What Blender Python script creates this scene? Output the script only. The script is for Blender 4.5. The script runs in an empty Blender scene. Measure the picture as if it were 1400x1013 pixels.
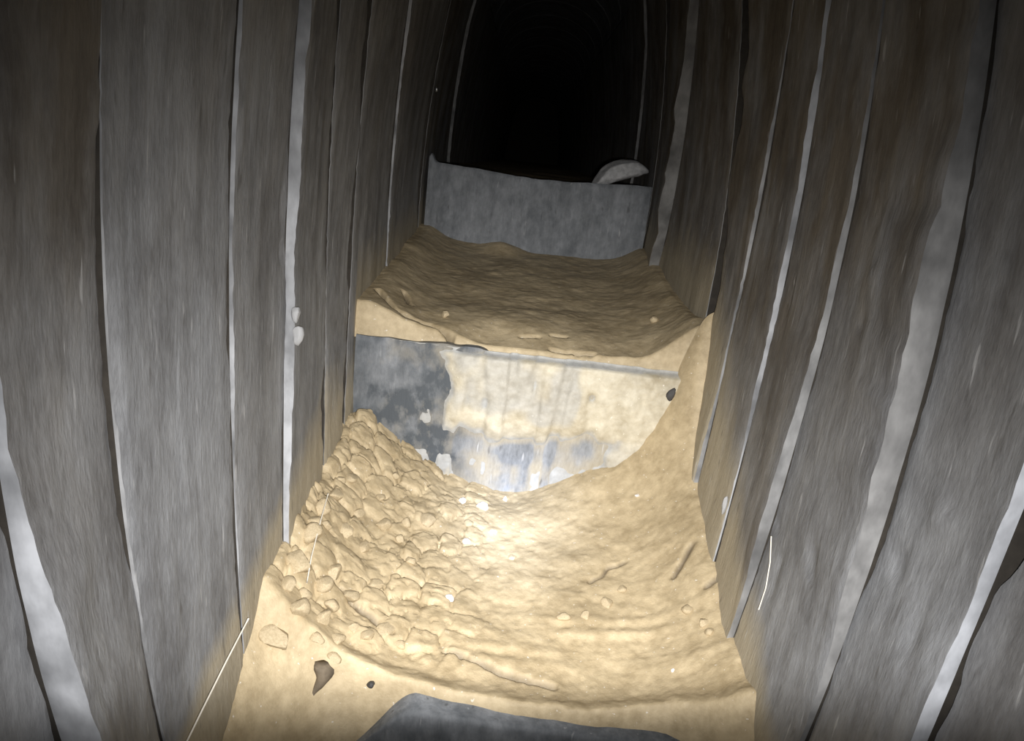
import bpy, math, random
import numpy as np
from mathutils import Matrix, Vector

# ------------------------------------------------------------------ camera, light, exposure
SC = bpy.context.scene
COL = SC.collection
H = 1.25                                   # eye height above the low ground
CAM_X = -0.05625
ROT = Matrix(((0.9934, -0.1138, -0.0108), (0.0213, 0.2800, -0.9598), (0.1125, 0.9532, 0.2806)))
q = ROT.to_quaternion()
cam_data = bpy.data.cameras.new('camera')
cam_data.sensor_width = 36.0
cam_data.lens = 36.0 * 1000.0 / 1400.0
cam_data.clip_start = 0.02
cam = bpy.data.objects.new('camera', cam_data)
COL.objects.link(cam)
cam.matrix_world = Matrix.Translation((CAM_X, 0, H)) @ q.to_matrix().to_4x4()
SC.camera = cam

world = bpy.data.worlds.new('underground')
SC.world = world
world.use_nodes = True
world.node_tree.nodes['Background'].inputs[0].default_value = (0.01, 0.011, 0.013, 1)
world.node_tree.nodes['Background'].inputs[1].default_value = 0.0

SC.view_settings.view_transform = 'Standard'
SC.view_settings.look = 'None'
SC.view_settings.exposure = 0.0
SC.view_settings.gamma = 1.0
SC.view_settings.use_curve_mapping = False
SC.cycles.max_bounces = 4
SC.cycles.diffuse_bounces = 3

# hand-held torch: a hot core and a wide soft spill (beam profile in the lamp's own directions)
CORE_AIM, CORE, CORE_S, CORE_COL = (-0.014, -0.185), 32.0, 0.080, (0.80, 0.93, 1.25)
WIDE_AIM, WIDE, WIDE_S, WIDE_COL = (-0.02, -0.29), 25.0, 0.495, (1.0, 0.985, 0.975)
MID_AIM, MIDB, MID_S, MID_COL = (0.0, 0.09), 6.5, 0.22, (1.0, 0.985, 0.97)
CUT_FROM, CUT_TO = -0.36, -0.485            # made-up beam cut-off, added to darken the foot of the view
LAMP_POS = (CAM_X + 0.02, -0.01, H - 0.03)
ld = bpy.data.lights.new('torch', 'SPOT')
ld.energy = 10.0
ld.shadow_soft_size = 0.012
ld.spot_size = math.radians(150)
ld.spot_blend = 0.3
ld.use_nodes = True
nt = ld.node_tree
em = nt.nodes['Emission']
geo = nt.nodes.new('ShaderNodeNewGeometry')


def nmath(tree, op, a, b=None, clamp=False):
    n = tree.nodes.new('ShaderNodeMath')
    n.operation = op
    n.use_clamp = clamp
    for i, v in enumerate((a, b)):
        if v is None:
            continue
        if isinstance(v, (int, float)):
            n.inputs[i].default_value = v
        else:
            tree.links.new(v, n.inputs[i])
    return n.outputs[0]


def along(axis):
    """component of the emitted ray along one of the lamp's own axes"""
    n = nt.nodes.new('ShaderNodeVectorMath')
    n.operation = 'DOT_PRODUCT'
    nt.links.new(geo.outputs['Incoming'], n.inputs[0])
    n.inputs[1].default_value = axis
    return n.outputs['Value']


AX = [ROT.col[i].normalized() for i in range(3)]
az = nmath(nt, 'MAXIMUM', along(-AX[2]), 0.05)       # the lamp shines along its own -Z
tx = nmath(nt, 'DIVIDE', along(AX[0]), az)
ty = nmath(nt, 'DIVIDE', along(AX[1]), az)


def lobe(aim, amp, size):
    dx = nmath(nt, 'SUBTRACT', tx, aim[0])
    dy = nmath(nt, 'SUBTRACT', ty, aim[1])
    r2 = nmath(nt, 'ADD', nmath(nt, 'MULTIPLY', dx, dx), nmath(nt, 'MULTIPLY', dy, dy))
    return nmath(nt, 'MULTIPLY', nmath(nt, 'POWER', math.e, nmath(nt, 'MULTIPLY', r2, -1.0 / (size * size))), amp)


cut = nt.nodes.new('ShaderNodeMapRange')
cut.interpolation_type = 'SMOOTHSTEP'
nt.links.new(ty, cut.inputs['Value'])
cut.inputs['From Min'].default_value = CUT_TO
cut.inputs['From Max'].default_value = CUT_FROM
cut.inputs['To Min'].default_value = 0.1
em2 = nt.nodes.new('ShaderNodeEmission')
em3 = nt.nodes.new('ShaderNodeEmission')
total = None
for e, args, col in ((em, (WIDE_AIM, WIDE, WIDE_S), WIDE_COL), (em2, (CORE_AIM, CORE, CORE_S), CORE_COL), (em3, (MID_AIM, MIDB, MID_S), MID_COL)):
    nt.links.new(nmath(nt, 'MULTIPLY', lobe(*args), cut.outputs[0]), e.inputs['Strength'])
    e.inputs['Color'].default_value = (*col, 1)
    if total is None:
        total = e.outputs[0]
    else:
        both = nt.nodes.new('ShaderNodeAddShader')
        nt.links.new(total, both.inputs[0]); nt.links.new(e.outputs[0], both.inputs[1])
        total = both.outputs[0]
nt.links.new(total, next(n for n in nt.nodes if n.type == 'OUTPUT_LIGHT').inputs[0])
torch = bpy.data.objects.new('torch', ld)
COL.objects.link(torch)
torch.matrix_world = Matrix.Translation(LAMP_POS) @ q.to_matrix().to_4x4()

random.seed(7)
RNG = np.random.default_rng(7)


# ------------------------------------------------------------------ noise
def _hash(ix, iy, seed):
    h = (ix * 374761393 + iy * 668265263 + seed * 974711) & 0x7FFFFFFF
    h = ((h ^ (h >> 13)) * 1274126177) & 0x7FFFFFFF
    h = h ^ (h >> 16)
    return (h & 0xFFFF) / 65535.0


def vnoise(x, y, seed=0):
    x = np.asarray(x, float); y = np.asarray(y, float)
    x, y = np.broadcast_arrays(x, y)
    ix = np.floor(x).astype(np.int64); iy = np.floor(y).astype(np.int64)
    fx = x - ix; fy = y - iy
    fx = fx * fx * (3 - 2 * fx); fy = fy * fy * (3 - 2 * fy)
    a = _hash(ix, iy, seed); b = _hash(ix + 1, iy, seed)
    c = _hash(ix, iy + 1, seed); d = _hash(ix + 1, iy + 1, seed)
    return (a * (1 - fx) + b * fx) * (1 - fy) + (c * (1 - fx) + d * fx) * fy - 0.5


def fbm(x, y, seed=0, octaves=4, gain=0.5):
    s = 0; a = 1.0
    for o in range(octaves):
        s = s + a * vnoise(np.asarray(x) * 2 ** o, np.asarray(y) * 2 ** o, seed + o * 17)
        a *= gain
    return s


def voronoi(x, y, seed=0):
    """distance to nearest and second nearest jittered cell point, and the cell's own random"""
    ix = np.floor(x).astype(np.int64); iy = np.floor(y).astype(np.int64)
    f1 = np.full(x.shape, 9.0); f2 = np.full(x.shape, 9.0); cid = np.zeros(x.shape)
    for dx in (-1, 0, 1):
        for dy in (-1, 0, 1):
            cx, cy = ix + dx, iy + dy
            px = cx + 0.15 + 0.7 * _hash(cx, cy, seed); py = cy + 0.15 + 0.7 * _hash(cx, cy, seed + 5)
            d = np.hypot(px - x, py - y)
            closer = d < f1
            f2 = np.where(closer, f1, np.minimum(f2, d))
            cid = np.where(closer, _hash(cx, cy, seed + 9), cid)
            f1 = np.where(closer, d, f1)
    return f1, f2, cid


def sstep(v, a, b):
    t = np.clip((np.asarray(v, float) - a) / (b - a), 0, 1)
    return t * t * (3 - 2 * t)


def gauss(v, s):
    return np.exp(-(np.asarray(v) / s) ** 2)


def polyline_distance(x, y, pts):
    d = np.full(np.shape(x), 9.0)
    for (x0, y0), (x1, y1) in zip(pts[:-1], pts[1:]):
        vx, vy = x1 - x0, y1 - y0
        t = np.clip(((x - x0) * vx + (y - y0) * vy) / (vx * vx + vy * vy), 0, 1)
        d = np.minimum(d, np.hypot(x - x0 - t * vx, y - y0 - t * vy))
    return d


# ------------------------------------------------------------------ materials
def new_mat(name):
    m = bpy.data.materials.new(name)
    m.use_nodes = True
    return m, m.node_tree, m.node_tree.nodes['Principled BSDF']


def noise(t, vec, scale, detail=4, rough=0.55, stretch=None):
    n = t.nodes.new('ShaderNodeTexNoise')
    n.inputs['Scale'].default_value = scale
    n.inputs['Detail'].default_value = detail
    n.inputs['Roughness'].default_value = rough
    if stretch:
        mp = t.nodes.new('ShaderNodeMapping')
        mp.inputs['Scale'].default_value = stretch
        t.links.new(vec, mp.inputs[0])
        vec = mp.outputs[0]
    t.links.new(vec, n.inputs['Vector'])
    return n.outputs['Fac']


def ramp(t, fac, stops):
    r = t.nodes.new('ShaderNodeValToRGB')
    e = r.color_ramp.elements
    while len(e) < len(stops):
        e.new(0.5)
    for k, (p, c) in enumerate(stops):
        e[k].position = p
        e[k].color = (*c, 1) if len(c) == 3 else c
    t.links.new(fac, r.inputs[0])
    return r.outputs[0]


def mix(t, fac, a, b, mode='MIX'):
    n = t.nodes.new('ShaderNodeMix')
    n.data_type = 'RGBA'
    n.blend_type = mode
    for sock, v in ((n.inputs[0], fac), (n.inputs[6], a), (n.inputs[7], b)):
        if isinstance(v, (int, float)):
            sock.default_value = v
        elif isinstance(v, tuple):
            sock.default_value = (*v, 1)
        else:
            t.links.new(v, sock)
    return n.outputs[2]


def bump(t, bsdf, height, strength, dist):
    b = t.nodes.new('ShaderNodeBump')
    b.inputs['Strength'].default_value = strength
    b.inputs['Distance'].default_value = dist
    t.links.new(height, b.inputs['Height'])
    t.links.new(b.outputs[0], bsdf.inputs['Normal'])


def attr(t, name):
    n = t.nodes.new('ShaderNodeAttribute')
    n.attribute_name = name
    return n.outputs['Fac']


def pos(t):
    return t.nodes.new('ShaderNodeTexCoord').outputs['Object']


def concrete_material(name, base_dark, base_light, fleck=1.0):
    m, t, b = new_mat(name)
    p = pos(t)
    streak = noise(t, p, 34, 5, 0.6, (1, 1, 0.14))
    blot = noise(t, p, 6, 4, 0.55, (1, 1, 0.55))
    fine = noise(t, p, 150, 3, 0.6, (1, 1, 0.35))
    mott = noise(t, p, 24, 5, 0.65, (1, 1, 0.6))
    s = nmath(t, 'ADD', nmath(t, 'MULTIPLY', streak, 0.24), nmath(t, 'MULTIPLY', blot, 0.36))
    s = nmath(t, 'ADD', s, nmath(t, 'MULTIPLY', mott, 0.28))
    s = nmath(t, 'ADD', s, nmath(t, 'MULTIPLY', fine, 0.12))
    c = ramp(t, s, [(0.39, base_dark), (0.60, base_light)])
    brown = attr(t, 'brown')
    bn = noise(t, p, 9, 4, 0.6, (1, 1, 0.4))
    bf = nmath(t, 'MULTIPLY', brown, ramp(t, bn, [(0.30, (0.25,) * 3), (0.62, (1.0,) * 3)]))
    c = mix(t, bf, c, ramp(t, s, [(0.39, (0.075, 0.062, 0.047)), (0.60, (0.165, 0.143, 0.113))]))
    # earth smeared on the lower wall
    mn = noise(t, p, 14, 5, 0.6, (1, 1, 0.5))
    mf = nmath(t, 'SUBTRACT', nmath(t, 'MULTIPLY', attr(t, 'mud'), 1.6), mn)
    mf = ramp(t, mf, [(0.0, (0, 0, 0)), (0.85, (0.9, 0.9, 0.9))])
    c = mix(t, mf, c, mix(t, fine, (0.30, 0.26, 0.185), (0.46, 0.405, 0.30)))
    # pale vertical scratches
    fl = noise(t, p, 95, 2, 0.5, (1, 1, 0.12))
    ff = ramp(t, fl, [(0.685, (0, 0, 0)), (0.75, (0.4 * fleck,) * 3)])
    c = mix(t, ff, c, (0.6, 0.6, 0.6))
    dk = noise(t, p, 60, 2, 0.5, (1, 1, 0.25))
    df = ramp(t, dk, [(0.25, (0.45 * fleck,) * 3), (0.33, (0, 0, 0))])
    c = mix(t, df, c, (0.07, 0.065, 0.06))
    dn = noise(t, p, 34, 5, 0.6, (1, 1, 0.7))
    dm = nmath(t, 'MULTIPLY', attr(t, 'damp_or_shade'), ramp(t, dn, [(0.36, (1.0,) * 3), (0.60, (0.52,) * 3)]))
    c = mix(t, dm, c, (0.075, 0.085, 0.095))  # dark tone for stains and for painted shade
    t.links.new(c, b.inputs['Base Color'])
    b.inputs['Roughness'].default_value = 0.72
    b.inputs['Specular IOR Level'].default_value = 0.35
    bump(t, b, nmath(t, 'ADD', streak, nmath(t, 'MULTIPLY', fine, 0.6)), 0.4, 0.005)
    return m


def earth_material(name, dark, light, wet_or_shade=0.0):
    m, t, b = new_mat(name)
    p = pos(t)
    big = noise(t, p, 7, 5, 0.6)
    mid = noise(t, p, 40, 4, 0.6)
    fine = noise(t, p, 220, 3, 0.6)
    s = nmath(t, 'ADD', nmath(t, 'MULTIPLY', big, 0.5), nmath(t, 'MULTIPLY', mid, 0.5))
    c = ramp(t, s, [(0.34, dark), (0.63, light)])
    sp = noise(t, p, 120, 2, 0.5)
    c = mix(t, ramp(t, sp, [(0.70, (0, 0, 0)), (0.76, (0.7,) * 3)]), c, (0.78, 0.74, 0.66))
    c = mix(t, attr(t, 'damp_or_shade'), c, (0.085, 0.066, 0.045))  # crack shade painted as a dark brown tone
    gy = attr(t, 'grey')
    c = mix(t, gy, c, mix(t, mid, (0.22, 0.22, 0.21), (0.5, 0.5, 0.48)))
    t.links.new(c, b.inputs['Base Color'])
    b.inputs['Roughness'].default_value = 0.62 - wet_or_shade
    b.inputs['Specular IOR Level'].default_value = 0.4
    bump(t, b, nmath(t, 'ADD', mid, nmath(t, 'MULTIPLY', fine, 0.4)), 0.32, 0.006)
    return m


def plain_material(name, col, rough=0.6, metal=0.0, var=0.25, scale=60):
    m, t, b = new_mat(name)
    p = pos(t)
    n = noise(t, p, scale, 4, 0.6)
    c = ramp(t, n, [(0.3, tuple(v * (1 - var) for v in col)), (0.7, tuple(min(1, v * (1 + var)) for v in col))])
    t.links.new(c, b.inputs['Base Color'])
    b.inputs['Roughness'].default_value = rough
    b.inputs['Metallic'].default_value = metal
    bump(t, b, n, 0.3, 0.002)
    return m


M_PANEL = concrete_material('wall_concrete', (0.145, 0.147, 0.153), (0.32, 0.33, 0.345))
M_EDGE, t_, b_ = new_mat('rubbed_panel_edge')
n_ = noise(t_, pos(t_), 26, 4, 0.6, (1, 1, 0.5))
c_ = mix(t_, attr(t_, 'pale'), (0.235, 0.23, 0.22), (0.60, 0.62, 0.66))
w_ = noise(t_, pos(t_), 7, 3, 0.6)
c_ = mix(t_, 1.0, c_, ramp(t_, w_, [(0.34, (0.45,) * 3), (0.56, (1.0,) * 3)]), 'MULTIPLY')
c_ = mix(t_, 1.0, c_, ramp(t_, n_, [(0.32, (0.62,) * 3), (0.62, (1.05,) * 3)]), 'MULTIPLY')
t_.links.new(c_, b_.inputs['Base Color'])
b_.inputs['Roughness'].default_value = 0.6
bump(t_, b_, n_, 0.3, 0.002)
M_SLAB = concrete_material('step_concrete', (0.12, 0.128, 0.135), (0.36, 0.375, 0.395), 1.4)
M_EARTH = earth_material('sandy_earth', (0.325, 0.25, 0.143), (0.55, 0.445, 0.28))
M_CRUST = earth_material('pale_mud', (0.36, 0.31, 0.215), (0.60, 0.55, 0.43))
M_CLOD = earth_material('clod_earth', (0.34, 0.265, 0.155), (0.58, 0.475, 0.31))
M_DARKCLOD = earth_material('damp_earth', (0.12, 0.085, 0.05), (0.26, 0.195, 0.12))
M_SOIL = plain_material('packed_soil', (0.032, 0.027, 0.021), 0.95)
M_STONE = plain_material('pale_stone', (0.40, 0.40, 0.40), 0.7)
M_GREYSTONE = plain_material('dark_stone', (0.05, 0.047, 0.045), 0.6)
M_MORTAR = plain_material('pale_mortar', (0.36, 0.36, 0.36), 0.7)
M_WHITE = plain_material('white_chip', (0.85, 0.83, 0.80), 0.35, 0, 0.1)
M_STRING = plain_material('string', (0.75, 0.70, 0.60), 0.6, 0, 0.1)
M_WOOD = plain_material('dark_wood', (0.14, 0.11, 0.075), 0.85)
M_METAL = plain_material('bright_metal', (0.9, 0.9, 0.9), 0.4, 1.0, 0.05)


# ------------------------------------------------------------------ mesh helpers
def tag(o, label=None, cat=None, group=None, kind=None):
    for k, v in (('label', label), ('category', cat), ('group', group), ('kind', kind)):
        if v:
            o[k] = v
    return o


def mesh_object(name, verts, faces, mats, parent=None, smooth=True, fmat=None, attrs=None):
    me = bpy.data.meshes.new(name)
    v = np.array(verts, float).reshape(-1, 3).copy()
    v[:, 2] += H
    me.from_pydata(v.tolist(), [], faces if isinstance(faces, list) else faces.tolist())
    for m in (mats if isinstance(mats, (list, tuple)) else [mats]):
        me.materials.append(m)
    if fmat is not None:
        me.polygons.foreach_set('material_index', np.asarray(fmat, np.int32))
    if attrs:
        for k, a in attrs.items():
            at = me.attributes.new(k, 'FLOAT', 'POINT')
            at.data.foreach_set('value', np.asarray(a, np.float32).ravel())
    if smooth:
        me.polygons.foreach_set('use_smooth', np.ones(len(me.polygons), bool))
    me.update()
    o = bpy.data.objects.new(name, me)
    COL.objects.link(o)
    if parent is not None:
        o.parent = parent
        o.matrix_parent_inverse = Matrix.Identity(4)
    return o


def grid_faces(nu, nv, off=0, flip=False):
    i = np.arange(nu - 1)[:, None] * nv + np.arange(nv - 1)[None, :] + off
    i = i.ravel()
    f = np.stack([i, i + nv, i + nv + 1, i + 1], 1)
    return f[:, ::-1] if flip else f


def box_verts(x0, x1, y0, y1, z0, z1):
    v = [(x, y, z) for x in (x0, x1) for y in (y0, y1) for z in (z0, z1)]
    f = [(0, 1, 3, 2), (4, 6, 7, 5), (0, 4, 5, 1), (2, 3, 7, 6), (0, 2, 6, 4), (1, 5, 7, 3)]
    return v, f


# ------------------------------------------------------------------ walls of upright concrete panels
ZB, ZT = -1.27, 0.72


def wall_x(z):
    z = np.maximum(z, -0.9)
    return 0.45 - np.where(z > -0.25, 0.03, 0.016) * ((z + 0.25) / 0.5) ** 2


# seam: (a, b, c) of the seam's lean  y = a z^2 + b z + c ; then [(z, how far the farther panel stands proud)], gap
SEAMS_L = [
    ((0, 0, -0.75), [(0, 0.006)], 0.004),
    ((0, 0, -0.40), [(0, 0.010)], 0.004),
    ((0, 0, -0.08), [(0, 0.008)], 0.004),
    ((0, 0, 0.24), [(0, 0.008)], 0.004),
    ((0.205, 0.051, 0.532), [(-0.7, 0.042), (-0.45, 0.030), (-0.28, 0.012), (0, 0.01)], 0.009),
    ((0.102, -0.006, 0.690), [(-0.75, 0.004), (-0.55, 0.0055), (-0.2, 0.003), (0.0, 0.002), (0.08, 0.0)], 0.0045),
    ((-0.035, -0.055, 0.995), [(-0.75, 0.002), (-0.5, 0.003), (-0.35, 0.007), (0.1, 0.006)], 0.010),
    ((-0.14, -0.10, 1.238), [(-0.7, 0.010), (-0.45, 0.019), (0.0, 0.018), (0.25, 0.022)], 0.003),
    ((-0.22, -0.19, 1.503), [(0, 0.0)], 0.020),
    ((-0.25, -0.13, 1.748), [(0, 0.0)], 0.032),
    ((-0.245, -0.201, 2.178), [(-0.4, 0.006), (0.3, 0.008)], 0.012),
    ((0, -0.1, 2.86), [(0, 0.0)], 0.06),
    ((0, -0.5, 3.66), [(0, 0.014)], 0.010),
]
SEAMS_R = [
    ((0, 0, -0.75), [(0, 0.006)], 0.004),
    ((0, 0, -0.40), [(0, 0.010)], 0.004),
    ((0, 0, -0.08), [(0, 0.008)], 0.004),
    ((0, 0, 0.24), [(0, 0.010)], 0.004),
    ((-0.063, -0.102, 0.621), [(-0.6, 0.017), (-0.4, 0.016), (-0.2, 0.014)], 0.018),
    ((0.094, 0.057, 0.861), [(-0.72, 0.008), (-0.6, 0.016), (-0.45, 0.027), (-0.3, 0.034), (-0.1, 0.040), (0.05, 0.028), (0.2, 0.018)], 0.006),
    ((0.033, -0.022, 1.151), [(-0.72, 0.012), (-0.5, 0.022), (-0.3, 0.014), (-0.1, 0.011), (0.1, 0.007), (0.25, 0.004)], 0.004),
    ((-0.053, -0.062, 1.371), [(-0.55, 0.004), (-0.4, 0.009), (-0.1, 0.013), (0.2, 0.011)], 0.004),
    ((-0.15, -0.138, 1.600), [(-0.66, 0.010), (-0.45, 0.006), (-0.1, 0.009), (0.1, 0.007), (0.25, 0.003)], 0.004),
    ((0, 0.03, 1.885), [(-0.4, 0.003), (-0.1, 0.001)], 0.050),
    ((0, -0.33, 2.518), [(-0.2, 0.035), (0.0, 0.048), (0.4, 0.03)], 0.004),
    ((0, -0.2, 2.98), [(0, 0.001)], 0.050),
    ((0, -0.45, 3.54), [(0, 0.012)], 0.010),
]
yy = 4.15
while yy < 12.9:
    SEAMS_L.append(((0, -0.1, yy), [(0, -0.006)], 0.01)); SEAMS_R.append(((0, -0.1, yy - 0.1), [(0, -0.006)], 0.01))
    yy += 0.62
# how brown each panel is, low down and high up
BROWN_L = [(.3, .8)] * 4 + [(.25, .95), (.05, .40), (.25, .5), (.15, .4), (.15, .4), (.1, .5), (.2, .6), (.6, 1), (.7, 1)]
BROWN_R = [(.3, .8)] * 4 + [(.05, .6), (.12, 1.1), (.75, 1.1), (.75, 1.1), (.6, 1.1), (.7, 1.1), (.7, 1), (.7, 1), (.7, 1)]
# dents and scars: (wall side, y, z, radius y, radius z, depth)
DENTS = [(1, 0.98, -0.52, .016, .022, .007), (1, 0.965, -0.545, .010, .012, .006), (1, 1.02, -0.17, .014, .012, .006), (1, 1.05, -0.03, .010, .02, .005),
         (1, 1.33, -0.18, .007, .09, .006), (1, 1.10, -0.62, .007, .05, .008), (1, 1.15, -0.56, .012, .02, .007), (1, .74, -.33, .02, .02, -.006),
         (1, .72, -.46, .014, .03, .006), (1, .80, -.42, .016, .02, .006), (1, 1.01, -.10, .012, .016, -.006), (1, 1.06, .02, .01, .012, -.005),
         (-1, 1.225, -.12, .012, .07, .009), (-1, 1.235, -.20, .012, .02, .008), (-1, .66, -.05, .012, .04, .004), (-1, .62, -.50, .03, .05, .004),
         (-1, .60, -.42, .018, .03, -.003), (1, 1.86, -.29, .016, .06, .012)]


def seam_y(s, z, k):
    (a, b, c), _, _ = s
    zz = np.clip(z, -0.85, 0.5)
    return a * zz * zz + b * zz + c + 0.0022 * fbm(z * 9, np.full_like(z, k * 3.7), 31, 4) * min(1.6, max(c, .5))


def prot(s, z, k):
    t = sorted(s[1])
    p = np.interp(z, [a for a, _ in t], [b for _, b in t])
    return p * (1 + 0.3 * fbm(z * 10, np.full_like(z, k * 5.3), 77, 4))


def mud_amount(side, x, y, z):
    if side < 0:
        g = np.interp(y, [0.5, 0.85, 1.05, 1.25, 1.55, 1.8, 1.82, 2.95], [-0.95, -0.80, -0.76, -0.70, -0.66, -0.66, -0.40, -0.32])
        w = np.interp(y, [0.8, 1.2, 1.6, 1.9], [0.10, 0.14, 0.30, 0.26])
    else:
        g = np.interp(y, [0.5, 0.95, 1.05, 1.24, 1.5, 1.65, 1.8, 1.82, 2.95], [-1.0, -0.86, -0.82, -0.76, -0.62, -0.50, -0.34, -0.32, -0.30])
        w = np.interp(y, [0.8, 1.1, 1.3, 1.6, 1.9], [0.12, 0.16, 0.26, 0.34, 0.30])
    return np.clip(1 - (z - g) / w, 0, 1) ** 1.3


PALE = {(-1, 4): .75, (-1, 5): .3, (-1, 6): .4, (-1, 7): .45, (-1, 10): .4, (1, 4): 1.0, (1, 5): .12, (1, 6): .15, (1, 7): .5, (1, 8): .25, (1, 10): 0.0}


def build_wall(side, seams, brown, name, label):
    back_v, back_f = box_verts(*sorted((side * 0.50, side * 0.62)), -0.8, 13.0, ZB, ZT + 0.25)
    wall = mesh_object(name, back_v, back_f, M_SOIL, smooth=False)
    tag(wall, label, 'wall', kind='structure')
    z = np.linspace(ZB, ZT, 150)
    nz = len(z)
    for k in range(len(seams) - 1):
        s0, s1 = seams[k], seams[k + 1]
        y0 = seam_y(s0, z, k + side * 40); y1 = seam_y(s1, z, k + 1 + side * 40) - s1[2] * np.clip(0.8 + 1.3 * fbm(z * 7, z * 0 + k, 5, 3), 0.1, 2)
        nu = max(10, min(36, int((s1[0][2] - s0[0][2]) / 0.011)))
        if s0[0][2] > 4:
            nu = 8
        u = np.linspace(0, 1, nu)[:, None]
        Y = y0[None, :] * (1 - u) + y1[None, :] * u
        Z = np.broadcast_to(z, Y.shape)
        P = prot(s0, z, k + side * 40)[None, :] * (1 - u) ** 1.2
        rel = 0.0045 * fbm(Y * 7 + k, Z * 3.2, 11 + k, 4) + 0.0016 * fbm(Y * 60, Z * 9, 21 + k, 3)
        for (ds, dy, dz, ry, rz, dep) in DENTS:
            if ds == side:
                rr = ((Y - dy) / ry) ** 2 + ((Z - dz) / rz) ** 2
                rel = rel - dep * np.exp(-rr) * (1 + 0.8 * fbm(Y * 90, Z * 50, 3, 2))
        rel = rel * sstep(u, 0.0, 0.05)
        edge = gauss(u * (s1[0][2] - s0[0][2]), 0.004) + gauss((1 - u) * (s1[0][2] - s0[0][2]), 0.005)
        D = P + rel - 0.003 * edge * (0.4 + 1.2 * np.abs(fbm(Z * 30, Y * 0 + k, 9, 3)))
        X = side * (wall_x(Z) - D)
        front = np.stack([X, Y, Z], -1)
        # near edge: rubbed concrete where it stands proud, packed soil deeper in the joint
        proud = np.maximum(D[0], 0.0) + 0.0015
        xm = side * (wall_x(z) - D[0] + proud)
        xb = side * (wall_x(z) + 0.048)
        near_m = np.stack([xm, Y[0], z], -1); near_b = np.stack([xb, Y[0], z], -1); far_b = np.stack([xb, Y[-1], z], -1)
        V = np.concatenate([front.reshape(-1, 3), front[0], near_m, near_m, near_b, front[-1], far_b])
        n0 = nu * nz
        F = [grid_faces(nu, nz, 0, side < 0)]
        fm = [np.zeros(len(F[0]), int)]
        a = np.arange(nz - 1)
        for fo, bo, flip, mi in ((n0, n0 + nz, side > 0, 1), (n0 + 2 * nz, n0 + 3 * nz, side > 0, 2), (n0 + 4 * nz, n0 + 5 * nz, side < 0, 2),
                                 (n0 + 3 * nz, n0 + 5 * nz, side < 0, 2)):
            ff = np.stack([fo + a, fo + a + 1, bo + a + 1, bo + a], 1)
            F.append(ff[:, ::-1] if flip else ff); fm.append(np.full(len(ff), mi))
        br = brown[min(k, len(brown) - 1)]
        mud = mud_amount(side, V[:, 0], V[:, 1], V[:, 2])
        brv = br[0] + (br[1] - br[0]) * sstep(V[:, 2], -0.55, 0.12)
        mesh_object('concrete_panel', V, np.concatenate(F), [M_PANEL, M_EDGE, M_SOIL], wall, True, np.concatenate(fm),
                    {'brown': brv, 'mud': mud, 'pale': np.full(len(V), PALE.get((side, k), 0.1))})
    return wall


wall_left = build_wall(-1, SEAMS_L, BROWN_L, 'wall_left', 'grey concrete panel wall left of the earth steps')
wall_right = build_wall(1, SEAMS_R, BROWN_R, 'wall_right', 'brown muddied concrete panel wall right of the earth steps')
for w in (wall_left, wall_right):
    for ch in w.children:
        me = ch.data
        me.set_sharp_from_angle(angle=math.radians(50))

# roof: arched slabs spanning wall to wall, dark above the torch beam
roof_v, roof_f = box_verts(-0.62, 0.62, -0.8, 13.0, 1.02, 1.12)
ceiling = tag(mesh_object('ceiling', roof_v, roof_f, M_SOIL, smooth=False), 'dark soil roof above the arched concrete slabs', 'ceiling', kind='structure')
yy = -0.75
while yy < 12.9:
    th = np.linspace(0, math.pi, 17)
    vv = []
    for ro, zo in ((0.0, 0.0), (0.045, 0.045)):
        for y in (yy, yy + 0.48):
            for t in th:
                vv.append((math.cos(t) * (0.337 + ro), y, 0.725 + math.sin(t) * 0.24 + zo))
    n = len(th)
    ff = []
    for i in range(n - 1):
        ff += [(i, i + 1, n + i + 1, n + i), (2 * n + i + 1, 2 * n + i, 3 * n + i, 3 * n + i + 1), (i + 1, i, 2 * n + i, 2 * n + i + 1), (n + i, n + i + 1, 3 * n + i + 1, 3 * n + i)]
    ff += [(0, n, 3 * n, 2 * n), (n - 1, 3 * n - 1, 4 * n - 1, 2 * n - 1)]
    mesh_object('arch_slab', vv, ff, M_PANEL, ceiling, False, None, {'brown': np.full(len(vv), .6), 'mud': np.zeros(len(vv))})
    yy += 0.49
bv, bf = box_verts(-0.62, 0.62, 13.0, 13.2, ZB, 1.12)
tag(mesh_object('wall_back', bv, bf, M_SOIL, smooth=False), 'dark soil end of the passage beyond the last step', 'wall', kind='structure')

# ------------------------------------------------------------------ earth floor
def y_lip(x):
    return np.interp(x, [-0.45, -0.32, -0.15, 0.03, 0.30, 0.45], [1.12, 1.11, 1.08, 1.07, 1.075, 1.03]) + 0.012 * fbm(x * 7, x * 0, 3, 3)


CRACKS0 = [([(-0.105, 1.185), (-0.03, 1.165), (0.03, 1.145), (0.10, 1.135)], .006, .018),
           ([(-0.33, 1.24), (-0.26, 1.225), (-0.21, 1.20)], .005, .012),
           ([(0.185, 1.43), (0.215, 1.45), (0.225, 1.475), (0.27, 1.49)], .004, .010),
           ([(0.36, 1.40), (0.385, 1.43), (0.40, 1.46)], .006, .014),
           ([(0.41, 1.33), (0.43, 1.34)], .006, .012)]


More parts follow.
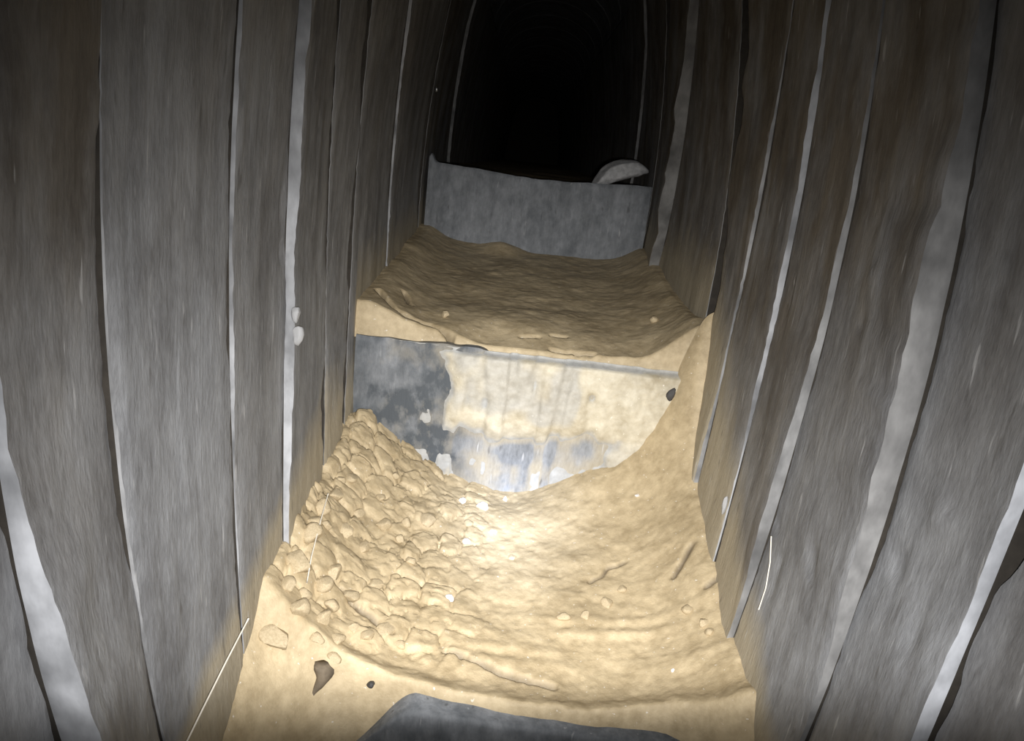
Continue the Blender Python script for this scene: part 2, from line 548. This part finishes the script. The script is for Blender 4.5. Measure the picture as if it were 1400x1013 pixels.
def tread_low(x, y):
    """first tread: earth rising towards the riser, banked against both walls, cut away in front"""
    z = -0.925 + 0.085 * np.clip((y - 1.15) / 0.65, -1, 1.2)
    dl, dr = x + 0.43, 0.43 - x
    z = z + np.interp(y, [0.75, 1.0, 1.27, 1.55, 1.8], [0.11, 0.15, 0.17, 0.14, 0.10]) * np.exp(-(np.maximum(dl, 0) / 0.115) ** 1.4)
    z = z + np.interp(y, [0.75, 0.95, 1.24, 1.6, 1.8], [0.10, 0.12, 0.09, 0.15, 0.20]) * np.exp(-(np.maximum(dr, 0) / 0.10) ** 1.4)
    z = z + 0.065 * gauss(x + 0.38, 0.17) * gauss(1.82 - y, 0.20) - 0.025 * gauss(x - 0.03, 0.2) * gauss(1.82 - y, 0.14)
    z = z + 0.33 * gauss(x - 0.46, 0.10) * gauss(1.84 - y, 0.11)
    z = z + 0.075 * gauss(x - 0.23, 0.14) * gauss(1.82 - y, 0.15)
    lip = y_lip(x)
    drop = np.maximum(lip - y, 0)
    z = z - np.interp(x, [-0.45, -0.35, -0.24, 0.30, 0.38, 0.45], [0.28, 0.75, 1.9, 1.9, 0.9, 0.35]) * drop + 0.02 * gauss(y - lip, 0.03)
    # cobbly earth by the left wall, thinning out to the right
    wl = sstep(-x, -0.02, 0.24) * sstep(y, 1.10, 1.2)
    wx = x + 0.012 * fbm(x * 30, y * 30, 71, 2); wy = y + 0.012 * fbm(x * 30, y * 30, 72, 2)
    f1, f2, cid = voronoi(wx * 17, wy * 17, 4)
    cob = (cid - 0.35) * 0.022 * sstep(f2 - f1, 0.02, 0.22) + 0.010 * (0.5 - f1) - 0.010 * sstep(cid, .35, .6) * gauss(f2 - f1, 0.07)
    z = z + wl * cob
    f1, f2, cid = voronoi(wx * 34, wy * 34, 8)
    z = z + (0.12 + 0.88 * wl) * (cid - 0.5) * 0.010 * sstep(f2 - f1, 0.02, 0.3) * sstep(fbm(x * 9, y * 9, 44, 2), -0.25, 0.15) - (0.1 + 0.9 * wl) * 0.007 * gauss(f2 - f1, 0.06) * sstep(cid, 0.45, 0.6)
    z = z + 0.014 * fbm(x * 5, y * 6, 5, 3) + (0.004 + 0.004 * wl) * fbm(x * 22, y * 22, 6, 4) + 0.002 * fbm(x * 90, y * 90, 8, 2)
    z = z + 0.006 * vnoise(x * 4, y * 55, 15) * sstep(y, 1.12, 1.2) * sstep(-y, -1.42, -1.3)
    for pts, w, dep in CRACKS0:
        d = polyline_distance(x + 0.006 * fbm(x * 40, y * 40, 19, 2), y + 0.006 * fbm(x * 40, y * 40, 20, 2), pts)
        z = z - dep * gauss(d, w)
    return z


CRACKS1 = [([(-0.42, 1.955), (-0.36, 1.875), (-0.31, 1.86), (-0.26, 1.855), (-0.20, 1.835)], .006, .042),
           ([(-0.02, 1.90), (0.03, 1.905)], .004, .022), ([(0.06, 1.85), (0.12, 1.845), (0.17, 1.84)], .005, .03),
           ([(0.06, 1.925), (0.10, 1.925)], .004, .020), ([(-0.36, 2.04), (-0.33, 1.97)], .005, .02)]


def tread_mid(x, y):
    z = -0.452 + 0.085 * np.clip((y - 1.83) / 1.1, 0, 1.1)
    z = z - 0.10 * sstep(1.835 - y, 0.0, 0.03)
    z = z - 0.022 * sstep(x, -0.22, -0.1) * gauss(y - 1.83, 0.10)
    z = z + 0.06 * np.exp(-(np.maximum(x + 0.42, 0) / 0.09) ** 1.4) + 0.07 * np.exp(-(np.maximum(0.43 - x, 0) / 0.08) ** 1.4)
    z = z + 0.05 * gauss(x - 0.44, 0.10) * gauss(y - 1.83, 0.12)
    z = z + 0.012 * fbm(x * 6, y * 5, 51, 3) + 0.003 * fbm(x * 20, y * 20, 52, 3) + 0.001 * fbm(x * 80, y * 80, 53, 2)
    z = z + 0.03 * gauss(x + 0.12, 0.08) * gauss(y - 2.94, 0.08)
    for pts, w, dep in CRACKS1:
        d = polyline_distance(x + 0.007 * fbm(x * 40, y * 40, 19, 2), y + 0.007 * fbm(x * 40, y * 40, 20, 2), pts)
        z = z - dep * gauss(d, w)
    return z


def tread_top(x, y):
    z = -0.085 + 0.01 * y * 0 + 0.01 * fbm(x * 6, y * 4, 61, 4)
    return z


def floor_mesh(name, fn, x0, x1, y0, y1, step, label, cracks=()):
    nx = int((x1 - x0) / step) + 1; ny = int((y1 - y0) / step) + 1
    X, Y = np.meshgrid(np.linspace(x0, x1, nx), np.linspace(y0, y1, ny), indexing='ij')
    Z = fn(X, Y)
    V = np.stack([X, Y, Z], -1).reshape(-1, 3)
    F = grid_faces(nx, ny)
    wet_or_shade = np.zeros(X.shape)                    # shade painted into the cracks as a dark earth tone
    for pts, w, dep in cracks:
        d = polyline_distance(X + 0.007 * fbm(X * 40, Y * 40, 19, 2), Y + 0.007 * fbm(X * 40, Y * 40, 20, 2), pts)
        wet_or_shade = np.maximum(wet_or_shade, 0.8 * gauss(d, w * 1.1))
    o = mesh_object(name, V, F, M_EARTH, None, True, None, {'grey': np.zeros(len(V)), 'damp_or_shade': wet_or_shade})
    return tag(o, label, 'floor', kind='structure')


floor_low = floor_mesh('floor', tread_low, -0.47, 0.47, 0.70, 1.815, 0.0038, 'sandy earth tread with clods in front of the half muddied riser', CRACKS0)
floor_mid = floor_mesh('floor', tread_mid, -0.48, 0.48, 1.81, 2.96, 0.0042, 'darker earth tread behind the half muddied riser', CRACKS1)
floor_top = floor_mesh('floor', tread_top, -0.48, 0.48, 3.0, 13.0, 0.05, 'unlit earth floor behind the farthest riser')
gv, gf = box_verts(-0.48, 0.48, -0.8, 0.95, -1.33, -1.25)
tag(mesh_object('floor', gv, gf, M_SOIL, smooth=False), 'trodden earth floor below the first step', 'floor', kind='structure')

# ------------------------------------------------------------------ riser slabs
# mud crust on the middle riser
def crust_thickness(x, z):
    n = fbm(x * 9, z * 12, 81, 4)
    xw = x + 0.05 * fbm(x * 7, z * 9, 87, 3); zw = z + 0.04 * fbm(x * 8, z * 7, 88, 3)
    body = sstep(xw, -0.27, -0.11) * sstep(zw, -0.735, -0.655) * sstep(-z, 0.485, 0.500)
    side = sstep(xw, 0.18, 0.30) * sstep(-z, 0.485, 0.50)
    foot = 0.30 * sstep(-zw, 0.74, 0.80)
    m = np.maximum(np.maximum(body, side), foot)
    drip = 0.014 * sstep(np.abs(fbm(x * 16, z * 2.5, 91, 2)), 0.16, 0.34) * sstep(xw, -0.3, -0.2)
    pits = sum(d * np.exp(-((x - px) / rx) ** 2 - ((z - pz) / rz) ** 2) for px, pz, rx, rz, d in PITS)
    return 0.024 * (m - 0.45) + 0.011 * n + drip * 0.6 + 0.003 * fbm(x * 60, z * 60, 83, 2) - pits


PITS = [(0.178, -0.575, .010, .012, .016), (0.028, -0.56, .006, .022, .010), (-0.02, -0.60, .012, .016, .008), (0.31, -0.575, .012, .016, .008), (-0.09, -0.62, .016, .02, .01)]
def slab(name, x0, x1, y0, thick, z0, top_fn, label, seed, tilt=0.0, rough=0.004, damp_or_shade=lambda x, z: 0 * x, mud=lambda x, z: 0 * x):
    """upright concrete board: rough front, worn top edge"""
    nx, nz = 120, 48
    x = np.linspace(x0, x1, nx)
    top = top_fn(x)
    v = np.linspace(0, 1, nz)
    X = np.broadcast_to(x[:, None], (nx, nz))
    Z = z0 + (top[:, None] - z0) * v[None, :]
    rnd = 0.006 * np.clip((v[None, :] - 0.97) / 0.03, 0, 1) ** 2
    Yf = y0 + tilt * (Z - z0) + rough * fbm(X * 12, Z * 12, seed, 4) + 0.0012 * fbm(X * 90, Z * 40, seed + 3, 2) + rnd
    Yb = np.full_like(Yf, y0 + thick) + tilt * (Z - z0)
    V = np.concatenate([np.stack([X, Yf, Z], -1).reshape(-1, 3), np.stack([X, Yb, Z], -1).reshape(-1, 3)])
    n = nx * nz
    F = [grid_faces(nx, nz), grid_faces(nx, nz, n, True)]
    i = np.arange(nx - 1) * nz
    F.append(np.stack([i + nz - 1, i + 2 * nz - 1, n + i + 2 * nz - 1, n + i + nz - 1], 1))
    F.append(np.stack([n + i, n + i + nz, i + nz, i], 1))
    j = np.arange(nz - 1)
    F.append(np.stack([j, j + 1, n + j + 1, n + j], 1))
    e = (nx - 1) * nz
    F.append(np.stack([n + e + j, n + e + j + 1, e + j + 1, e + j], 1))
    o = mesh_object(name, V, np.concatenate(F), M_SLAB, None, True, None,
                    {'brown': np.full(len(V), 0.05), 'mud': mud(V[:, 0], V[:, 2])})
    dv = damp_or_shade(V[:, 0], V[:, 2])
    at = o.data.attributes.new('damp_or_shade', 'FLOAT', 'POINT')
    at.data.foreach_set('value', np.asarray(dv, np.float32))
    o.data.set_sharp_from_angle(angle=math.radians(50))
    return tag(o, label, 'step')


top1 = lambda x: -0.478 - 0.035 * sstep(x, -0.13, -0.05) + 0.008 * fbm(x * 14, x * 0, 5, 3)
riser_mid = slab('riser_slab', -0.44, 0.44, 1.80, 0.03, -0.92, top1, 'grey concrete riser slab, its right half coated with pale mud', 3, damp_or_shade=lambda x, z: 1.3 * sstep(z, -0.545, -0.525) * sstep(x, -0.13, -0.08) + 0.92 * sstep(-x, 0.08, 0.19) * (0.75 + 1.2 * np.clip(fbm(x * 14, z * 14, 5, 3) + .3, 0, .6)),  # first term paints shade into the slot; the rest is real stains
                 mud=lambda x, z: 0.75 * sstep(crust_thickness(x, z), -0.016, 0.0))
top2 = lambda x: -0.066 - 0.012 * np.cos(x * 6) + 0.03 * gauss(x + 0.43, 0.012) + 0.004 * fbm(x * 16, x * 0, 8, 3)
riser_far = slab('riser_slab', -0.438, 0.438, 2.95, 0.045, -0.45, top2, 'bare bluish grey riser slab farthest up the passage', 23, damp_or_shade=lambda x, z: 0.52 + 0.2 * fbm(x * 9, z * 5, 6, 3))  # whole slab toned darker and bluer
top0 = lambda x: -0.924 - 0.012 * sstep(x, -0.2, 0.1) - 0.10 * sstep(-x, 0.14, 0.27) + 0.004 * fbm(x * 10, x * 0, 18, 3)
riser_near = slab('riser_slab', -0.27, 0.37, 1.034, 0.05, -1.20, top0, 'grey slab edge showing through earth below the clod covered tread', 43, damp_or_shade=lambda x, z: 0.72 + 0.3 * fbm(x * 9, z * 9, 7, 3))  # whole slab toned darker, painting in the dimming at the front


nx, nz = 190, 110
X, Z = np.meshgrid(np.linspace(-0.43, 0.435, nx), np.linspace(-0.90, -0.482, nz), indexing='ij')
T = crust_thickness(X, Z)
Yf = 1.80 - np.clip(T, -0.02, 0.026)
V = np.stack([X, Yf, Z], -1).reshape(-1, 3)
tag(mesh_object('mud_crust', V, grid_faces(nx, nz), M_CRUST, riser_mid, True, None, {'grey': np.clip(0.9 * sstep(-T, -0.009, 0.0) + 0.35 * sstep(-Z, 0.66, 0.72) + 0.6 * sstep(fbm(X * 9, Z * 7, 95, 3), 0.02, 0.3), 0, 1)}),
    'pale cracked mud crust')


# ------------------------------------------------------------------ loose things
ICO = {}


def lump(seed, cuts=9, rough=0.10, sub=3):
    """a broken lump: a ball with flats knocked off it"""
    import bmesh
    if sub not in ICO:
        bm = bmesh.new()
        bmesh.ops.create_icosphere(bm, subdivisions=sub, radius=1.0)
        bm.verts.ensure_lookup_table()
        ICO[sub] = (np.array([v.co[:] for v in bm.verts]), [tuple(v.index for v in f.verts) for f in bm.faces])
        bm.free()
    P, F = ICO[sub]
    P = P.copy()
    r = np.random.default_rng(seed)
    for _ in range(cuts):
        n = r.normal(size=3); n /= np.linalg.norm(n)
        d = r.uniform(0.55, 0.85)
        over = np.maximum(P @ n - d, 0)
        P = P - over[:, None] * n * 0.92
    P = P * (1 + rough * fbm(P[:, :1] * 2.6 + seed, P[:, 1:2] * 2.6 + P[:, 2:] * 3.1, seed, 3))
    return P, F


LUMPS = [lump(100 + i) for i in range(9)]
LUMP_MESH = {}


def place_lump(name, kind, mat, x, y, z, sx_, sy_, sz_, rot=(0, 0, 0)):
    key = (kind, mat.name)
    if key not in LUMP_MESH:
        P, F = LUMPS[kind]
        me = bpy.data.meshes.new(name)
        me.from_pydata(P.tolist(), [], F)
        me.materials.append(mat)
        me.polygons.foreach_set('use_smooth', np.ones(len(me.polygons), bool))
        me.set_sharp_from_angle(angle=math.radians(38))
        LUMP_MESH[key] = me
    o = bpy.data.objects.new(name, LUMP_MESH[key])
    COL.objects.link(o)
    o.location = (x, y, z + H)
    o.scale = (sx_, sy_, sz_)
    o.rotation_euler = rot
    return o


CLODS = [(-0.422, 1.201, 0.0352, 0.0337), (-0.402, 1.280, 0.0317, 0.0302), (-0.344, 1.257, 0.0258, 0.0212), (-0.289, 1.497, 0.0242, 0.0207), (-0.241, 1.538, 0.0176, 0.0194), (-0.194, 1.561, 0.0321, 0.0232), (-0.246, 1.479, 0.0189, 0.0137), (-0.369, 1.114, 0.0242, 0.0298), (-0.338, 1.141, 0.0187, 0.0316), (-0.318, 1.137, 0.0187, 0.0201), (-0.441, 1.127, 0.0245, 0.0317), (-0.410, 1.123, 0.0328, 0.0356), (-0.426, 1.112, 0.0405, 0.0289), (-0.382, 1.094, 0.0245, 0.0173), (-0.253, 1.162, 0.0191, 0.0132), (-0.222, 1.209, 0.0318, 0.0167), (-0.373, 1.206, 0.0236, 0.0221), (-0.283, 1.174, 0.0177, 0.0163), (-0.397, 1.467, 0.0286, 0.0219), (-0.434, 1.385, 0.0241, 0.0273), (-0.451, 1.525, 0.0208, 0.0208), (-0.460, 1.196, 0.0221, 0.0324), (-0.461, 1.143, 0.0172, 0.0287), (-0.351, 1.397, 0.0245, 0.0212), (-0.312, 1.392, 0.0213, 0.0164), (-0.318, 1.245, 0.0274, 0.0198), (-0.269, 1.309, 0.0237, 0.0174), (-0.350, 1.201, 0.0207, 0.0207), (-0.390, 1.171, 0.0188, 0.0159), (-0.375, 1.106, 0.0157, 0.0128), (-0.348, 1.105, 0.0215, 0.0129), (-0.297, 1.109, 0.0214, 0.0114), (-0.196, 1.188, 0.0180, 0.0120), (-0.212, 1.402, 0.0182, 0.0132), (-0.159, 1.501, 0.0157, 0.0104), (-0.345, 1.484, 0.0205, 0.0171), (-0.312, 1.569, 0.0178, 0.0142), (-0.465, 1.294, 0.0201, 0.0232), (-0.451, 1.332, 0.0157, 0.0188), (-0.438, 1.102, 0.0189, 0.0146), (-0.404, 1.089, 0.0174, 0.0116), (-0.294, 1.659, 0.0166, 0.0129), (-0.380, 1.550, 0.0210, 0.0157), (-0.099, 1.590, 0.0163, 0.0127), (0.012, 1.495, 0.0139, 0.0104), (0.125, 1.311, 0.0208, 0.0128), (0.170, 1.316, 0.0161, 0.0112), (0.219, 1.360, 0.0198, 0.0132), (0.253, 1.399, 0.0151, 0.0101), (0.369, 1.298, 0.0160, 0.0144), (0.422, 1.251, 0.0172, 0.0125), (0.439, 1.233, 0.0141, 0.0109), ]
ORD = ['first', 'second', 'third', 'fourth', 'fifth', 'sixth', 'seventh', 'eighth', 'ninth', 'tenth', 'eleventh', 'twelfth']
ROWS = [(1.118, 'in the row along the front lip'), (1.165, 'in the second row above the front lip'), (1.225, 'in the third row above the front lip'),
        (1.35, 'in the loose row halfway up the tread'), (1.49, 'in the upper row below the riser'), (9, 'in the last row under the grey riser')]
keep = []
for c in CLODS:                               # nudge clods apart so that each rests on the earth by itself
    cx, cy, rx, rz = c
    rx *= 0.80; rz *= 0.80
    cx = max(cx, -0.412 + rx * 0.6) if cx < 0 else min(cx, 0.40 - rx * .6)
    for _ in range(60):
        moved = False
        for kx, ky, kr, kz in keep:
            d = math.hypot(cx - kx, cy - ky); need = max(rx, rz) + max(kr, kz)
            if d < need * 0.97:
                cx += (cx - kx) / (d + 1e-6) * (need - d) * 0.5 + 0.0006; cy += (cy - ky) / (d + 1e-6) * (need - d) * 0.6 + 0.0003
                moved = True
        cx = max(cx, -0.412 + rx * 0.6)
        if not moved:
            break
    if not moved:
        keep.append((cx, cy, rx, rz))
CLODS = keep
rows = {}
for c in CLODS:
    right = c[0] > 0.1
    r = 'right' if right else next(t for lim, t in ROWS if c[1] < lim)
    rows.setdefault(r, []).append(c)
for r, members in rows.items():
    members.sort(key=lambda c: abs(c[0] - (0.5 if r == 'right' else -0.5)))
    for k, (cx, cy, rx, rz) in enumerate(members):
        z = float(tread_low(np.array([cx]), np.array([cy]))[0])
        size = 'big' if max(rx, rz) > 0.027 else ('fist sized' if max(rx, rz) > 0.021 else 'small')
        if r == 'right':
            label = size + ' earth clod, ' + ORD[k] + ' from the right wall on the smooth side'
        else:
            label = size + ' earth clod, ' + ORD[k] + ' from left wall ' + r.replace('in the', 'in')
        o = place_lump('earth_clod', (k * 4 + len(r)) % 9, M_CLOD, cx, cy, z + rz * 0.18, rx, (rx + rz) * 0.5, rz * 0.85,
                       (random.uniform(-.4, .4), random.uniform(-.4, .4), random.uniform(0, 6.28)))
        tag(o, label, 'clod', 'earth clods on the lower tread')

CHIPS = [(-0.069, 1.682, 0.020, 0.010, M_WHITE, 'largest white chip lying in the torch glare below the riser'),
         (-0.124, 1.685, 0.012, 0.008, M_WHITE, 'small white chip beside the largest white chip'),
         (-0.015, 1.755, 0.008, 0.008, M_WHITE, 'round white pebble tight against the foot of the middle riser'),
         (-0.037, 1.578, 0.010, 0.006, M_WHITE, 'narrow white chip in the middle of the bright glare'),
         (0.311, 1.677, 0.008, 0.005, M_WHITE, 'tiny white chip alone near the right wall'),
         (-0.098, 1.525, 0.012, 0.007, M_WHITE, 'flat white chip at the lower left of the glare'),
         (-0.113, 1.325, 0.012, 0.006, M_WHITE, 'pale chip on the bare tread below the glare'),
         (0.321, 1.161, 0.004, 0.004, M_WHITE, 'speck of white stone near the front right corner')]
for k, (x, y, a, b, m, label) in enumerate(CHIPS):
    z = float(tread_low(np.array([x]), np.array([y]))[0])
    tag(place_lump('stone_chip', k % 9, m, x, y, z + b * 0.3, a, a * 0.8, b, (0.2, 0.1, k)), label, 'stone', 'pale chips on the lower tread')
for k, (x, y, a, label) in enumerate([(-0.231, 1.938, 0.011, 'round pale pebble behind the dark crack on the upper tread'),
                                      (0.353, 2.055, 0.013, 'round tan pebble by the right wall on the upper tread')]):
    z = float(tread_mid(np.array([x]), np.array([y]))[0])
    tag(place_lump('pebble', 3 + k, M_CLOD, x, y, z + a * 0.5, a, a, a, (0, 0, k)), label, 'stone', 'pebbles on the upper tread')
tag(place_lump('pebble', 2, M_GREYSTONE, 0.372, 1.775, -0.535, 0.011, 0.010, 0.020, (0, 0.35, 0)), 'dark oblong pebble lodged in mud at the right end of the middle riser', 'stone')
tag(place_lump('pebble', 5, M_GREYSTONE, -0.226, 1.075, -0.915, 0.008, 0.008, 0.007), 'dark pebble in the front lip beside the grey slab edge', 'stone')

# pale bent stone on the far riser
P, F = lump(311, 6, 0.08, 4)
P = P * np.array([0.118, 0.055, 0.042])
P[:, 2] += -0.035 * (P[:, 0] / 0.118) ** 2 + 0.03
c, s_ = math.cos(-0.40), math.sin(-0.40)
X = P[:, 0] * c + P[:, 2] * s_; Zr = -P[:, 0] * s_ + P[:, 2] * c
stone = mesh_object('bent_stone', np.stack([X + 0.308, P[:, 1] + 3.0, Zr - 0.038], 1), F, M_STONE)
tag(stone, 'pale bent stone lying on the right end of the farthest riser', 'stone')

# dark wedge of wood under the lip
wv = []
for v in np.linspace(0, 1, 9):
    w = (0.014 if v > 0.05 else 0.010) * (1 - v) ** 0.7 + 0.003
    for a in np.linspace(0, 2 * math.pi, 10, endpoint=False):
        wv.append((-0.316 + w * math.cos(a) * (1 + .22 * math.sin(3 * a + 1) + .12 * math.sin(5 * a + 9 * v)) + 0.007 * math.sin(5 * v), 1.076 + 0.012 * math.sin(a) - 0.012 * v, -0.885 - 0.058 * v))
wf = [tuple(range(9, -1, -1)), tuple(range(80, 90))]
for i in range(8):
    for j in range(10):
        wf.append((i * 10 + j, i * 10 + (j + 1) % 10, i * 10 + 10 + (j + 1) % 10, i * 10 + 10 + j))
tag(mesh_object('wooden_wedge', wv, wf, M_WOOD, None, True), 'dark wedge stuck point down in the earth lip below the clods', 'wedge')


def tube(pts, r, n=7):
    p = np.array(pts, float)
    t = np.linspace(0, len(p) - 1, (len(p) - 1) * 8 + 1)
    q_ = np.stack([np.interp(t, np.arange(len(p)), p[:, i]) for i in range(3)], 1)
    V = []
    for i in range(len(q_)):
        d = q_[min(i + 1, len(q_) - 1)] - q_[max(i - 1, 0)]
        d /= np.linalg.norm(d)
        a = np.cross(d, (0.3, 0.2, 1)); a /= np.linalg.norm(a)
        b = np.cross(d, a)
        for k in range(n):
            th = 2 * math.pi * k / n
            V.append(q_[i] + r * (math.cos(th) * a + math.sin(th) * b))
    F = [tuple(range(n)), tuple(range(len(V) - 1, len(V) - n - 1, -1))]
    for i in range(len(q_) - 1):
        for k in range(n):
            F.append((i * n + k, i * n + (k + 1) % n, i * n + n + (k + 1) % n, i * n + n + k))
    return V, F


V, F = tube([(-0.416, 1.0, -0.752), (-0.416, 0.91, -0.763), (-0.414, 0.825, -0.772), (-0.413, 0.755, -0.782)], 0.0013)
tag(mesh_object('thin_string', V, F, M_STRING), 'thin pale string stretched low along the left wall', 'string')
pts = []
for x, y in ((-0.395, 1.40), (-0.385, 1.31), (-0.375, 1.21), (-0.368, 1.16)):
    pts.append((x, y, float(tread_low(np.array([x]), np.array([y]))[0]) + 0.035))
V, F = tube(pts, 0.0011)
tag(mesh_object('straw', V, F, M_STRING), 'thin pale straw lying over the clods by the left wall', 'straw')
V, F = tube([(0.430, 1.130, -0.571), (0.428, 1.106, -0.607), (0.425, 1.092, -0.648), (0.421, 1.090, -0.69)], 0.0011)
tag(mesh_object('bent_wire', V, F, M_STRING), 'short pale bent wire at the foot of the right wall', 'wire')

# mortar lumps and a nail, fixed to the walls
for wall, items in ((wall_left, [(-0.424, 1.247, -0.344, .011, .010, .020), (-0.427, 1.245, -0.306, .009, .008, .017)]),
                    (wall_right, [(0.432, 1.395, -0.644, .006, .007, .024)])):
    for k, (x, y, z, a, b, c) in enumerate(items):
        o = place_lump('mortar_lump', (k * 3 + 1) % 9, M_MORTAR, x, y, z, a, b, c)
        o.parent = wall
me = place_lump('nail_head', 0, M_METAL, -0.414, 2.81, 0.196, .009, .009, .009)
me.parent = wall_left
me['label'] = 'bright metal nail head'
